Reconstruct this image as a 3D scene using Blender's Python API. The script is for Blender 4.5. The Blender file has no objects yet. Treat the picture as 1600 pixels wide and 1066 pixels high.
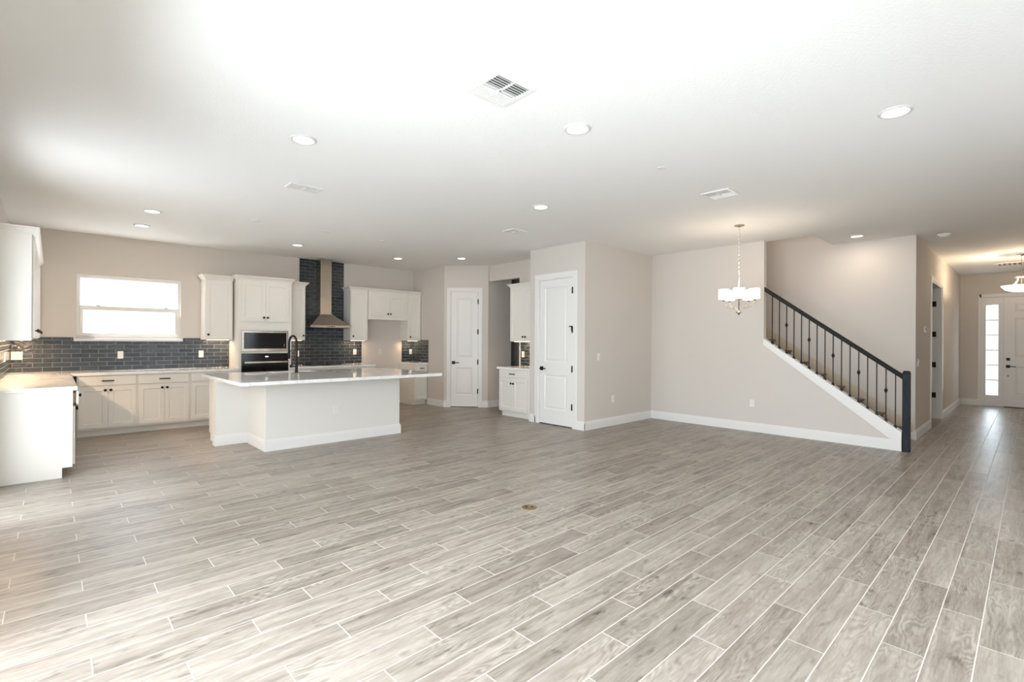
import bpy, bmesh, math, random
from mathutils import Matrix, Vector
random.seed(7)
PI = math.pi
S = bpy.context.scene
COL = S.collection

# ------------------------------------------------------------------ camera
F_PX, YAW, ROLL, CAM_H = 765.0, math.radians(46.81), 0.0061, 1.41
cr, sr, c_, s_ = math.cos(ROLL), math.sin(ROLL), math.cos(YAW), math.sin(YAW)
right = Vector((s_, -c_, 0)); down = Vector((0, 0, -1)); fwd = Vector((c_, s_, 0))
r2 = cr * right - sr * down
d2 = sr * right + cr * down
cam_d = bpy.data.cameras.new('camera'); cam = bpy.data.objects.new('camera', cam_d); COL.objects.link(cam)
up = -d2
cam.matrix_world = Matrix(((r2.x, up.x, -fwd.x, 0), (r2.y, up.y, -fwd.y, 0), (r2.z, up.z, -fwd.z, CAM_H), (0, 0, 0, 1)))
cam_d.sensor_width = 36; cam_d.lens = F_PX / 1600 * 36; cam_d.clip_start = 0.02; cam_d.clip_end = 200
S.camera = cam

# ------------------------------------------------------------------ view, world, sun
S.view_settings.view_transform = 'Standard'; S.view_settings.look = 'None'
S.view_settings.gamma = 1; S.view_settings.use_curve_mapping = False
S.view_settings.exposure = 0.35
S.cycles.use_denoising = True
try: S.cycles.denoiser = 'OPENIMAGEDENOISE'
except Exception: pass
S.cycles.max_bounces = 10; S.cycles.diffuse_bounces = 6; S.cycles.glossy_bounces = 4
S.cycles.transmission_bounces = 4; S.cycles.transparent_max_bounces = 8
S.cycles.caustics_reflective = False; S.cycles.caustics_refractive = False
S.cycles.sample_clamp_indirect = 10
W = bpy.data.worlds.new('sky'); S.world = W; W.use_nodes = True
bg = W.node_tree.nodes['Background']; bg.inputs[0].default_value = (0.90, 0.95, 1.0, 1); bg.inputs[1].default_value = 1.25

def lamp(name, kind, loc, power, color=(1, 1, 1), size=None, sizey=None, rot=(0, 0, 0), parent=None, radius=None, spread=None):
    l = bpy.data.lights.new(name, kind); l.energy = power; l.color = color
    if kind == 'AREA':
        l.shape = 'RECTANGLE' if sizey else 'DISK'; l.size = size
        if sizey: l.size_y = sizey
        if spread: l.spread = spread
    if radius is not None: l.shadow_soft_size = radius
    o = bpy.data.objects.new(name, l); COL.objects.link(o); o.location = loc; o.rotation_euler = rot
    if parent: o.parent = parent
    return o
sun = lamp('sun', 'SUN', (-8, 2, 9), 30.0, (1.0, 0.97, 0.92)); sun.data.angle = 0.01
SUN_DIR = Vector((0.35, -0.25, -1.0)).normalized()
sun.rotation_euler = SUN_DIR.to_track_quat('-Z', 'Y').to_euler()
# sky light entering by the glazing of the left wall, the added rear window, the kitchen window and the entry
# (area lights lie in the openings, where the daylight comes in)
DAY = (0.82, 0.91, 1.0)
LEFT_GLASS = [(-0.55, 3.25), (5.06, 6.35)]
for a, b in LEFT_GLASS:
    lamp('daylight', 'AREA', (-0.52, (a + b) / 2, 1.22), (61 if a < 4 else 36) * (b - a), DAY, 2.35, b - a - 0.1, (0, -PI / 2 + (0.32 if a < 4 else 0), 0), spread=math.radians(166))
lamp('daylight', 'AREA', (3.1, -1.12, 1.40), 48, DAY, 4.4, 2.1, (PI / 2 - 0.75, 0, 0))  # added fill through the invented rear window, for floor and island front
lamp('daylight', 'AREA', (0.915, 9.90, 1.89), 11, DAY, 1.2, 0.85, (-PI / 2, 0, 0))
lamp('daylight', 'AREA', (15.62, 0.64, 1.27), 9, (0.75, 0.9, 1.0), 2.0, 0.2, (0, PI / 2, 0))

# ------------------------------------------------------------------ materials
MATS = {}
def newmat(name):
    m = bpy.data.materials.new(name); m.use_nodes = True; MATS[name] = m
    return m, m.node_tree.nodes, m.node_tree.links, m.node_tree.nodes['Principled BSDF']
def srgb(r, g, b):
    f = lambda v: (v / 255 / 12.92) if v / 255 <= 0.04045 else ((v / 255 + 0.055) / 1.055) ** 2.4
    return (f(r), f(g), f(b), 1)
def plain(name, col, rough=0.5, metal=0.0, bump=0.0, scale=60, spec=0.5, var=0.0, emis=None, es=0, coat=0):
    m, N, L, P = newmat(name)
    P.inputs['Base Color'].default_value = col; P.inputs['Roughness'].default_value = rough
    P.inputs['Metallic'].default_value = metal; P.inputs['Specular IOR Level'].default_value = spec
    P.inputs['Coat Weight'].default_value = coat
    if emis: P.inputs['Emission Color'].default_value = emis; P.inputs['Emission Strength'].default_value = es
    tc = N.new('ShaderNodeTexCoord'); nz = N.new('ShaderNodeTexNoise'); nz.inputs['Scale'].default_value = scale
    nz.inputs['Detail'].default_value = 4
    L.new(tc.outputs['Object'], nz.inputs['Vector'])
    if bump:
        b = N.new('ShaderNodeBump'); b.inputs['Strength'].default_value = bump; b.inputs['Distance'].default_value = 0.004
        L.new(nz.outputs['Fac'], b.inputs['Height']); L.new(b.outputs['Normal'], P.inputs['Normal'])
    if var:
        mx = N.new('ShaderNodeMix'); mx.data_type = 'RGBA'; mx.blend_type = 'MULTIPLY'; mx.inputs[0].default_value = var
        mx.inputs[6].default_value = col; L.new(nz.outputs['Fac'], mx.inputs[7]); L.new(mx.outputs[2], P.inputs['Base Color'])
    return m
WALL = plain('greige_wall_paint', srgb(212, 205, 197), 0.85, bump=0.10, scale=130, spec=0.2)
CEIL = plain('white_ceiling_paint', srgb(240, 239, 236), 0.9, bump=0.35, scale=55, spec=0.1)
TRIM = plain('white_trim_paint', srgb(231, 229, 225), 0.35, bump=0.01, scale=20, spec=0.4)
CAB = plain('white_cabinet_paint', srgb(234, 230, 222), 0.38, bump=0.01, scale=20, spec=0.4)
GAP = plain('dark_gap', srgb(60, 56, 50), 0.8)
BLACK = plain('matte_black_metal', srgb(14, 13, 13), 0.45, metal=0.0, bump=0.02, spec=0.3)
RING = plain('satin_white_ring', srgb(214, 212, 207), 0.5)
IRON = plain('black_iron', srgb(26, 22, 21), 0.4, metal=0.5, bump=0.02)
GLASSBLK = plain('black_glass', srgb(8, 8, 9), 0.08, spec=0.45)
NICKEL = plain('brushed_nickel', srgb(190, 182, 168), 0.25, metal=1.0, bump=0.01)
BRASS = plain('aged_brass', srgb(150, 126, 92), 0.35, metal=0.8, bump=0.05)
BRASSDK = plain('dark_hole', srgb(25, 18, 12), 0.7)
PLATE = plain('white_plastic', srgb(230, 228, 222), 0.35)
SLOT = plain('grey_slot', srgb(120, 116, 110), 0.6)
DUCT = plain('grey_duct', srgb(95, 105, 103), 0.7)
CARPET = plain('beige_carpet', srgb(128, 114, 98), 0.95, bump=0.6, scale=250, var=0.3)
CONCRETE = plain('patio_concrete', srgb(225, 222, 214), 0.9, bump=0.2, scale=30, var=0.15)
STUCCO = plain('pale_stucco', srgb(235, 233, 228), 0.9, bump=0.3, scale=80)
BASIN = plain('stainless_basin', srgb(205, 205, 203), 0.3, metal=0.7)
LENS = plain('lit_lens', (1, 1, 1, 1), 0.5, emis=(1, 0.97, 0.92, 1), es=4)
SHADE = plain('frosted_lit_glass', (1, 1, 1, 1), 0.4, emis=(1, 0.90, 0.76, 1), es=2.2)
LED = plain('led_strip', (1, 1, 1, 1), 0.5, emis=(1, 0.75, 0.5, 1), es=2)
DISP = plain('lit_display', (0.1, 0.1, 0.1, 1), 0.3, emis=(0.8, 0.85, 1, 1), es=1.2)

def newel_mat():
    m, N, L, P = newmat('charcoal_stained_wood')
    tc = N.new('ShaderNodeTexCoord'); mp = N.new('ShaderNodeMapping'); mp.inputs['Scale'].default_value = (60, 60, 3)
    nz = N.new('ShaderNodeTexNoise'); nz.inputs['Scale'].default_value = 2; nz.inputs['Detail'].default_value = 6
    rp = N.new('ShaderNodeValToRGB'); rp.color_ramp.elements[0].color = srgb(12, 14, 17); rp.color_ramp.elements[1].color = srgb(46, 52, 60)
    rp.color_ramp.elements[0].position = .3; rp.color_ramp.elements[1].position = .75
    L.new(tc.outputs['Object'], mp.inputs[0]); L.new(mp.outputs[0], nz.inputs['Vector']); L.new(nz.outputs['Fac'], rp.inputs[0])
    L.new(rp.outputs[0], P.inputs['Base Color']); P.inputs['Roughness'].default_value = 0.6; P.inputs['Specular IOR Level'].default_value = 0.25
    return m
CHAR = newel_mat()

def steel_mat():
    m, N, L, P = newmat('brushed_steel')
    P.inputs['Metallic'].default_value = 1; P.inputs['Base Color'].default_value = srgb(188, 178, 165)
    tc = N.new('ShaderNodeTexCoord'); mp = N.new('ShaderNodeMapping'); mp.inputs['Scale'].default_value = (2, 2, 140)
    nz = N.new('ShaderNodeTexNoise'); nz.inputs['Scale'].default_value = 3
    mr = N.new('ShaderNodeMapRange'); mr.inputs[3].default_value = .14; mr.inputs[4].default_value = .32
    L.new(tc.outputs['Object'], mp.inputs[0]); L.new(mp.outputs[0], nz.inputs['Vector']); L.new(nz.outputs['Fac'], mr.inputs[0]); L.new(mr.outputs[0], P.inputs['Roughness'])
    n2 = N.new('ShaderNodeTexNoise'); n2.inputs['Scale'].default_value = 3.5; L.new(tc.outputs['Object'], n2.inputs['Vector'])
    b = N.new('ShaderNodeBump'); b.inputs['Strength'].default_value = 0.5; b.inputs['Distance'].default_value = 0.012
    L.new(n2.outputs['Fac'], b.inputs['Height']); L.new(b.outputs['Normal'], P.inputs['Normal'])
    return m
STEEL = steel_mat()

def quartz_mat():
    m, N, L, P = newmat('white_quartz')
    tc = N.new('ShaderNodeTexCoord'); nz = N.new('ShaderNodeTexNoise'); nz.inputs['Scale'].default_value = 1.6; nz.inputs['Detail'].default_value = 8
    nz.inputs['Distortion'].default_value = 1.5
    rp = N.new('ShaderNodeValToRGB'); e = rp.color_ramp.elements
    e[0].color = srgb(240, 239, 236); e[0].position = 0.47; e[1].color = srgb(240, 239, 236); e[1].position = .53
    k = rp.color_ramp.elements.new(0.50); k.color = srgb(228, 224, 218)
    L.new(tc.outputs['Object'], nz.inputs['Vector']); L.new(nz.outputs['Fac'], rp.inputs[0]); L.new(rp.outputs[0], P.inputs['Base Color'])
    P.inputs['Roughness'].default_value = 0.07; P.inputs['Specular IOR Level'].default_value = 0.6
    return m
QUARTZ = quartz_mat()

def tile_mat(name, axis):
    m, N, L, P = newmat(name)
    tc = N.new('ShaderNodeTexCoord'); sp = N.new('ShaderNodeSeparateXYZ'); cb = N.new('ShaderNodeCombineXYZ')
    L.new(tc.outputs['Object'], sp.inputs[0]); L.new(sp.outputs[axis], cb.inputs[0])
    ad = N.new('ShaderNodeMath'); ad.operation = 'ADD'; ad.inputs[1].default_value = -0.923 + 0.0655 * 20
    L.new(sp.outputs[2], ad.inputs[0]); L.new(ad.outputs[0], cb.inputs[1])
    br = N.new('ShaderNodeTexBrick'); br.offset = 0.5; br.squash = 1
    for k, v in (('Scale', 1), ('Mortar Size', 0.0028), ('Mortar Smooth', 0.1), ('Bias', 0.0), ('Brick Width', 0.206), ('Row Height', 0.0655)):
        br.inputs[k].default_value = v
    br.inputs['Color1'].default_value = srgb(36, 42, 48); br.inputs['Color2'].default_value = srgb(54, 63, 69); br.inputs['Mortar'].default_value = srgb(138, 139, 134)
    L.new(cb.outputs[0], br.inputs['Vector'])
    nz = N.new('ShaderNodeTexNoise'); nz.inputs['Scale'].default_value = 26; nz.inputs['Detail'].default_value = 2; L.new(tc.outputs['Object'], nz.inputs['Vector'])
    sc = N.new('ShaderNodeMath'); sc.operation = 'MULTIPLY_ADD'; sc.inputs[1].default_value = -0.6
    L.new(br.outputs['Fac'], sc.inputs[0]); L.new(nz.outputs['Fac'], sc.inputs[2])
    b = N.new('ShaderNodeBump'); b.inputs['Strength'].default_value = 0.9; b.inputs['Distance'].default_value = 0.008
    L.new(sc.outputs[0], b.inputs['Height']); L.new(b.outputs['Normal'], P.inputs['Normal'])
    L.new(br.outputs['Color'], P.inputs['Base Color'])
    mr = N.new('ShaderNodeMapRange'); mr.inputs[3].default_value = .12; mr.inputs[4].default_value = .7; L.new(br.outputs['Fac'], mr.inputs[0]); L.new(mr.outputs[0], P.inputs['Roughness'])
    return m
TILEX = tile_mat('slate_brick_tile_x', 0); TILEY = tile_mat('slate_brick_tile_y', 1)

def glass_mat():
    m, N, L, P = newmat('window_glass'); N.remove(P)
    out = N['Material Output']; t = N.new('ShaderNodeBsdfTransparent'); g = N.new('ShaderNodeBsdfGlossy'); g.inputs['Roughness'].default_value = 0
    mx = N.new('ShaderNodeMixShader'); mx.inputs[0].default_value = 0.06
    L.new(t.outputs[0], mx.inputs[1]); L.new(g.outputs[0], mx.inputs[2]); L.new(mx.outputs[0], out.inputs[0])
    return m
GLASS = glass_mat()

def floor_mat():
    m, N, L, P = newmat('wood_look_plank_tile')
    def M(op, a, b=None, c=None):
        n = N.new('ShaderNodeMath'); n.operation = op
        for i, v in enumerate((a, b, c)):
            if v is None: continue
            if isinstance(v, (int, float)): n.inputs[i].default_value = v
            else: L.new(v, n.inputs[i])
        return n.outputs[0]
    tc = N.new('ShaderNodeTexCoord'); sp = N.new('ShaderNodeSeparateXYZ'); L.new(tc.outputs['Object'], sp.inputs[0])
    x, y = sp.outputs[0], sp.outputs[1]
    RW, TL, G = 0.157, 0.910, 0.0025
    yy = M('DIVIDE', M('SUBTRACT', y, 0.015), RW); row = M('FLOOR', yy); fy = M('SUBTRACT', yy, row)
    off = M('MULTIPLY_ADD', M('FLOORED_MODULO', M('ADD', row, 1.0), 3.0), TL / 3, 0.13)
    xx = M('DIVIDE', M('SUBTRACT', x, off), TL); col = M('FLOOR', xx); fx = M('SUBTRACT', xx, col)
    def edge(f, size):
        return M('MULTIPLY', M('MINIMUM', f, M('SUBTRACT', 1.0, f)), size)
    dist = M('MINIMUM', edge(fy, RW), edge(fx, TL))
    gm = N.new('ShaderNodeMapRange'); gm.inputs[1].default_value = G * 0.75; gm.inputs[2].default_value = G * 1.1
    gm.inputs[3].default_value = 1; gm.inputs[4].default_value = 0; L.new(dist, gm.inputs[0]); grout = gm.outputs[0]
    cb = N.new('ShaderNodeCombineXYZ'); L.new(col, cb.inputs[0]); L.new(row, cb.inputs[1])
    wn = N.new('ShaderNodeTexWhiteNoise'); wn.noise_dimensions = '2D'; L.new(cb.outputs[0], wn.inputs['Vector'])
    wsep = N.new('ShaderNodeSeparateColor'); L.new(wn.outputs['Color'], wsep.inputs[0])
    ra, rb, rc = wsep.outputs[0], wsep.outputs[1], wsep.outputs[2]
    # long grain
    g1 = N.new('ShaderNodeCombineXYZ'); L.new(M('MULTIPLY_ADD', ra, 40, M('MULTIPLY', x, 2.2)), g1.inputs[0]); L.new(M('MULTIPLY_ADD', rb, 30, M('MULTIPLY', y, 26)), g1.inputs[1])
    n1 = N.new('ShaderNodeTexNoise'); n1.inputs['Scale'].default_value = 1; n1.inputs['Detail'].default_value = 6; n1.inputs['Distortion'].default_value = 0.6
    L.new(g1.outputs[0], n1.inputs['Vector'])
    # cathedral figure: contour lines of a broad noise
    g2 = N.new('ShaderNodeCombineXYZ'); L.new(M('MULTIPLY_ADD', rb, 50, M('MULTIPLY', x, 1.5)), g2.inputs[0]); L.new(M('MULTIPLY_ADD', ra, 20, M('MULTIPLY', y, 7.0)), g2.inputs[1])
    n2 = N.new('ShaderNodeTexNoise'); n2.inputs['Scale'].default_value = 1; n2.inputs['Detail'].default_value = 3; n2.inputs['Roughness'].default_value = 0.4
    L.new(g2.outputs[0], n2.inputs['Vector'])
    rings = M('SINE', M('MULTIPLY', n2.outputs['Fac'], 130.0))
    # blotches
    g3 = N.new('ShaderNodeCombineXYZ'); L.new(M('MULTIPLY_ADD', rc, 30, M('MULTIPLY', x, 3)), g3.inputs[0]); L.new(M('MULTIPLY', y, 9), g3.inputs[1])
    n3 = N.new('ShaderNodeTexNoise'); n3.inputs['Scale'].default_value = 1; n3.inputs['Detail'].default_value = 2; L.new(g3.outputs[0], n3.inputs['Vector'])
    # fine pores and dark knots
    g4 = N.new('ShaderNodeCombineXYZ'); L.new(M('MULTIPLY_ADD', ra, 9, M('MULTIPLY', x, 14)), g4.inputs[0]); L.new(M('MULTIPLY', y, 120), g4.inputs[1])
    n4 = N.new('ShaderNodeTexNoise'); n4.inputs['Scale'].default_value = 1; n4.inputs['Detail'].default_value = 3; n4.inputs['Distortion'].default_value = 0.8; L.new(g4.outputs[0], n4.inputs['Vector'])
    g5 = N.new('ShaderNodeCombineXYZ'); L.new(M('MULTIPLY_ADD', rb, 33, M('MULTIPLY', x, 7)), g5.inputs[0]); L.new(M('MULTIPLY_ADD', rc, 21, M('MULTIPLY', y, 16)), g5.inputs[1])
    n5 = N.new('ShaderNodeTexNoise'); n5.inputs['Scale'].default_value = 1; n5.inputs['Detail'].default_value = 5; L.new(g5.outputs[0], n5.inputs['Vector'])
    knot = N.new('ShaderNodeMapRange'); knot.inputs[1].default_value = .60; knot.inputs[2].default_value = .74; knot.inputs[3].default_value = 0; knot.inputs[4].default_value = .30; L.new(n5.outputs['Fac'], knot.inputs[0])
    tone = M('MULTIPLY_ADD', M('SUBTRACT', rc, 0.5), 0.20, 0.55)
    tone = M('MULTIPLY_ADD', M('SUBTRACT', n1.outputs['Fac'], 0.5), 0.8, tone)
    tone = M('MULTIPLY_ADD', M('SUBTRACT', n3.outputs['Fac'], 0.5), 0.35, tone)
    tone = M('MULTIPLY_ADD', M('SUBTRACT', n4.outputs['Fac'], 0.5), 0.45, tone)
    tone = M('SUBTRACT', tone, knot.outputs[0])
    rmask = N.new('ShaderNodeMapRange'); rmask.inputs[1].default_value = .42; rmask.inputs[2].default_value = .62; L.new(n3.outputs['Fac'], rmask.inputs[0])
    rw = M('MULTIPLY', M('MULTIPLY', M('GREATER_THAN', ra, 0.45), 0.13), rmask.outputs[0])
    tone = M('MULTIPLY_ADD', rings, rw, tone)
    rp = N.new('ShaderNodeValToRGB'); e = rp.color_ramp.elements
    e[0].position = 0.05; e[0].color = srgb(76, 69, 61); e[1].position = 0.95; e[1].color = srgb(181, 174, 165)
    k = e.new(0.5); k.color = srgb(142, 134, 125)
    L.new(tone, rp.inputs[0])
    tint = N.new('ShaderNodeMix'); tint.data_type = 'RGBA'; tint.blend_type = 'MULTIPLY'; tint.inputs[0].default_value = 1
    tr = N.new('ShaderNodeValToRGB'); tr.color_ramp.elements[0].color = (1.02, .965, .925, 1); tr.color_ramp.elements[1].color = (.99, 1.0, .97, 1)
    L.new(M('MULTIPLY_ADD', n3.outputs['Fac'], 0.6, M('MULTIPLY', rb, 0.4)), tr.inputs[0]); L.new(rp.outputs[0], tint.inputs[6]); L.new(tr.outputs[0], tint.inputs[7])
    mx = N.new('ShaderNodeMix'); mx.data_type = 'RGBA'; L.new(grout, mx.inputs[0]); L.new(tint.outputs[2], mx.inputs[6]); mx.inputs[7].default_value = srgb(204, 199, 191)
    L.new(mx.outputs[2], P.inputs['Base Color'])
    mr = N.new('ShaderNodeMapRange'); mr.inputs[3].default_value = .36; mr.inputs[4].default_value = .75; L.new(grout, mr.inputs[0])
    L.new(mr.outputs[0], P.inputs['Roughness'])
    P.inputs['Specular IOR Level'].default_value = 0.36
    b = N.new('ShaderNodeBump'); b.inputs['Strength'].default_value = 0.35; b.inputs['Distance'].default_value = 0.003
    h = M('MULTIPLY_ADD', grout, -1.0, M('MULTIPLY', n1.outputs['Fac'], 0.3)); L.new(h, b.inputs['Height']); L.new(b.outputs['Normal'], P.inputs['Normal'])
    return m
FLOOR = floor_mat()

# ------------------------------------------------------------------ mesh helpers
class MB:
    def __init__(s): s.b = bmesh.new()
    def box(s, x0, x1, y0, y1, z0, z1):
        v = [s.b.verts.new((x, y, z)) for x in (x0, x1) for y in (y0, y1) for z in (z0, z1)]
        for f in ((0, 1, 3, 2), (4, 6, 7, 5), (0, 4, 5, 1), (2, 3, 7, 6), (0, 2, 6, 4), (1, 5, 7, 3)):
            s.b.faces.new([v[i] for i in f])
        return s
    def prism(s, pts, axis, a, b):
        def P(p, t):
            q = list(p); q.insert(axis, t); return q
        A = [s.b.verts.new(P(p, a)) for p in pts]; B = [s.b.verts.new(P(p, b)) for p in pts]
        s.b.faces.new(A); s.b.faces.new(B[::-1]); n = len(pts)
        for i in range(n): s.b.faces.new((A[i], B[i], B[(i + 1) % n], A[(i + 1) % n]))
        return s
    def loft(s, rings, close=True):
        R = [[s.b.verts.new(p) for p in r] for r in rings]
        for i in range(len(R) - 1):
            n = len(R[i])
            for j in range(n): s.b.faces.new((R[i][j], R[i][(j + 1) % n], R[i + 1][(j + 1) % n], R[i + 1][j]))
        if close: s.b.faces.new(R[0][::-1]); s.b.faces.new(R[-1])
        return s
    def lathe(s, prof, cx=0, cy=0, n=20, close=True):
        rings = [[(cx + r * math.cos(2 * PI * k / n), cy + r * math.sin(2 * PI * k / n), z) for k in range(n)] for r, z in prof]
        return s.loft(rings, close)
    def tube(s, pts, r, n=8):
        pts = [Vector(p) for p in pts]; rings = []; prev = None
        for i, p in enumerate(pts):
            t = (pts[min(i + 1, len(pts) - 1)] - pts[max(i - 1, 0)]).normalized()
            if prev is None:
                a = Vector((0, 0, 1)) if abs(t.z) < 0.9 else Vector((1, 0, 0))
                u = t.cross(a).normalized()
            else:
                u = (prev - t * prev.dot(t)).normalized()
            prev = u; w = t.cross(u)
            rr = r[i] if isinstance(r, (list, tuple)) else r
            rings.append([tuple(p + rr * (u * math.cos(2 * PI * k / n) + w * math.sin(2 * PI * k / n))) for k in range(n)])
        return s.loft(rings)
    def panel(s, x0, x1, z0, z1, y, raised=True):
        """moulded recessed panel set in the opening of a slab whose face is at y (faces -y)"""
        def rect(i, yy): return [(x0 + i, yy, z0 + i), (x1 - i, yy, z0 + i), (x1 - i, yy, z1 - i), (x0 + i, yy, z1 - i)]
        R = [rect(0, y), rect(.012, y + .010), rect(.026, y + .012), rect(.05, y + .004)] if raised else [rect(0, y), rect(.006, y + .008)]
        V = [[s.b.verts.new(p) for p in r] for r in R]
        for i in range(len(V) - 1):
            for j in range(4): s.b.faces.new((V[i][j], V[i][(j + 1) % 4], V[i + 1][(j + 1) % 4], V[i + 1][j]))
        s.b.faces.new(V[-1]); return s
    def slab_with_panels(s, w, h, t, panels, raised=True):
        """door leaf x 0..w, z 0..h, y 0..t, face -y at y=0; panels = [(x0,x1,z0,z1)] in columns"""
        xs = sorted({0, w} | {p[0] for p in panels} | {p[1] for p in panels}); zs = sorted({0, h} | {p[2] for p in panels} | {p[3] for p in panels})
        for i in range(len(xs) - 1):
            for j in range(len(zs) - 1):
                cx, cz = (xs[i] + xs[i + 1]) / 2, (zs[j] + zs[j + 1]) / 2
                if any(p[0] < cx < p[1] and p[2] < cz < p[3] for p in panels): continue
                f = [s.b.verts.new(q) for q in ((xs[i], 0, zs[j]), (xs[i + 1], 0, zs[j]), (xs[i + 1], 0, zs[j + 1]), (xs[i], 0, zs[j + 1]))]
                s.b.faces.new(f)
        for p in panels: s.panel(*p, 0, raised)
        for q in (((0, 0, 0), (0, t, 0), (w, t, 0), (w, 0, 0)), ((0, 0, h), (w, 0, h), (w, t, h), (0, t, h)), ((0, 0, 0), (0, 0, h), (0, t, h), (0, t, 0)),
                  ((w, 0, 0), (w, t, 0), (w, t, h), (w, 0, h)), ((0, t, 0), (0, t, h), (w, t, h), (w, t, 0))):
            s.b.faces.new([s.b.verts.new(c) for c in q])
        bmesh.ops.remove_doubles(s.b, verts=s.b.verts, dist=1e-5)
        return s
    def build(s, name, mat, parent=None, bevel=0, smooth=False, loc=None):
        bmesh.ops.recalc_face_normals(s.b, faces=s.b.faces)
        me = bpy.data.meshes.new(name); s.b.to_mesh(me); s.b.free(); me.materials.append(mat)
        if smooth:
            for p in me.polygons: p.use_smooth = True
        o = bpy.data.objects.new(name, me); COL.objects.link(o)
        if parent: o.parent = parent
        if loc: o.location = loc
        if bevel:
            md = o.modifiers.new('bevel', 'BEVEL'); md.width = bevel; md.segments = 2; md.limit_method = 'ANGLE'
        if smooth:
            try: me.set_sharp_from_angle(angle=math.radians(35))
            except Exception: pass
        return o
def box(*a): return MB().box(*a)
def tag(o, label=None, cat=None, group=None, kind=None):
    if label: o['label'] = label
    if cat: o['category'] = cat
    if group: o['group'] = group
    if kind: o['kind'] = kind
    return o
def thing(name, label, cat, loc=(0, 0, 0), rz=0, group=None):
    o = bpy.data.objects.new(name, None); COL.objects.link(o); o.location = loc; o.rotation_euler = (0, 0, rz); o.empty_display_size = .1
    return tag(o, label, cat, group)
def struct(mb, name, mat, bevel=0): return tag(mb.build(name, mat, bevel=bevel), kind='structure')
def sempty(name, loc=(0, 0, 0), rz=0):
    o = bpy.data.objects.new(name, None); COL.objects.link(o); o.location = loc; o.rotation_euler = (0, 0, rz); o['kind'] = 'structure'; return o
# facing: rotation of a thing whose front is local -y
F_S, F_W, F_E = 0.0, -PI / 2, PI / 2      # faces -v (towards the camera side), -u, +u

# ------------------------------------------------------------------ dimensions
H = 3.0; UL = -0.44; VW = 9.80; UP = 6.06; UC = 6.75; UF = 15.5; VH = 1.18; VB = -1.0; VR = -0.9
T = 0.12

# ------------------------------------------------------------------ shell
struct(MB().box(UL, UF + .1, VB, VW, -0.1, 0), 'floor', FLOOR)
c = MB()
for a in ((UL, 8.2, VB - .1, VW + .1), (8.2, 9.2, VB - .1, 2.23), (8.2, 9.2, 5.2, VW + .1), (9.3, UF + .2, VB - .1, VW + .1), (9.2, 9.3, VB - .1, VH)):
    c.box(a[0], a[1], a[2], a[3], H, H + 0.25)
struct(c, 'ceiling', CEIL)
lamp('added_stairwell_fill', 'POINT', (8.7, 3.6, 5.0), 25, (1, .9, .78), radius=.1)  # added fill for the dark upper stairwell, no fixture modelled
# left wall with the glazed openings (reached by the light, just outside the picture)
w = MB(); GH = 2.44
vv = [VB] + [q for ab in LEFT_GLASS for q in ab] + [VW + T]
for i in range(0, len(vv), 2): w.box(UL - T, UL, vv[i], vv[i + 1], 0, H)
for a, b in LEFT_GLASS: w.box(UL - T, UL, a, b, GH, H)
struct(w, 'wall_left', WALL)
WN = [0]
def glazing(a, b, n):
    r = sempty('window_%d' % n, (UL - T / 2, a, 0), PI / 2)
    L_ = b - a; f = MB()
    f.box(0, L_, -.03, .03, 0, .05).box(0, L_, -.03, .03, GH - .05, GH).box(0, .05, -.03, .03, .05, GH - .05).box(L_ - .05, L_, -.03, .03, .05, GH - .05)
    k = max(1, round(L_ / 1.3))
    for i in range(1, k): f.box(L_ * i / k - .035, L_ * i / k + .035, -.03, .03, .05, GH - .05)
    f.build('window_frame', TRIM, r)
    MB().box(.05, L_ - .05, -.003, .003, .05, GH - .05).build('pane', GLASS, r)
glazing(*LEFT_GLASS[0], 2); glazing(*LEFT_GLASS[1], 3)
# wall behind the camera, with an unseen window added to brighten the island front
w = MB(); w.box(UL - T, .6, VB - T, VB, 0, H).box(5.4, UF + .2, VB - T, VB, 0, H).box(.6, 5.4, VB - T, VB, 0, .3).box(.6, 5.4, VB - T, VB, 2.5, H)
struct(w, 'wall_rear', WALL)
r = sempty('window_4', (.6, VB - T / 2, .3)); f = MB().box(0, 4.8, -.03, .03, 0, .05).box(0, 4.8, -.03, .03, 2.15, 2.2)
for xx in (0, 1.15, 2.35, 3.55, 4.75): f.box(xx, xx + .05, -.03, .03, .05, 2.15)
f.build('window_frame', TRIM, r); MB().box(.05, 4.75, -.003, .003, .05, 2.15).build('pane', GLASS, r)
# kitchen window wall
WU0, WU1, WZ0, WZ1 = 0.262, 1.567, 1.41, 2.375
w = MB(); w.box(UL, WU0, VW, VW + T, 0, H).box(WU1, 9.3, VW, VW + T, 0, H).box(WU0, WU1, VW, VW + T, 0, WZ0).box(WU0, WU1, VW, VW + T, WZ1, H)
struct(w, 'wall_kitchen', WALL)
# pantry: side wall, 45 degree wall with the door, wall along the passage
A = Vector((UP, 8.56)); B = Vector((6.72, 7.90)); DL = (B - A).length; DD = (B - A).normalized(); ND = Vector((DD.y, -DD.x)) * -1  # points into the pantry
if ND.dot(Vector((1, 1))) < 0: ND = -ND
struct(MB().prism([(UP, VW), (UP, 8.56), (UP + T, 8.56 + .05), (UP + T, VW)], 2, 0, H), 'wall_pantry_side', WALL)
def dq(t, d=0): p = A + DD * t + ND * d; return (p.x, p.y)
PD0, PD1, PDT = .125, .745, 2.465           # opening of the pantry door along the diagonal
w = MB(); w.prism([dq(0), dq(PD0), dq(PD0, T), dq(0.05, T)], 2, 0, H); w.prism([dq(PD1), dq(DL), dq(DL - .05, T), dq(PD1, T)], 2, 0, H)
w.prism([dq(PD0), dq(PD1), dq(PD1, T), dq(PD0, T)], 2, PDT, H); struct(w, 'wall_pantry_front', WALL)
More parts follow.
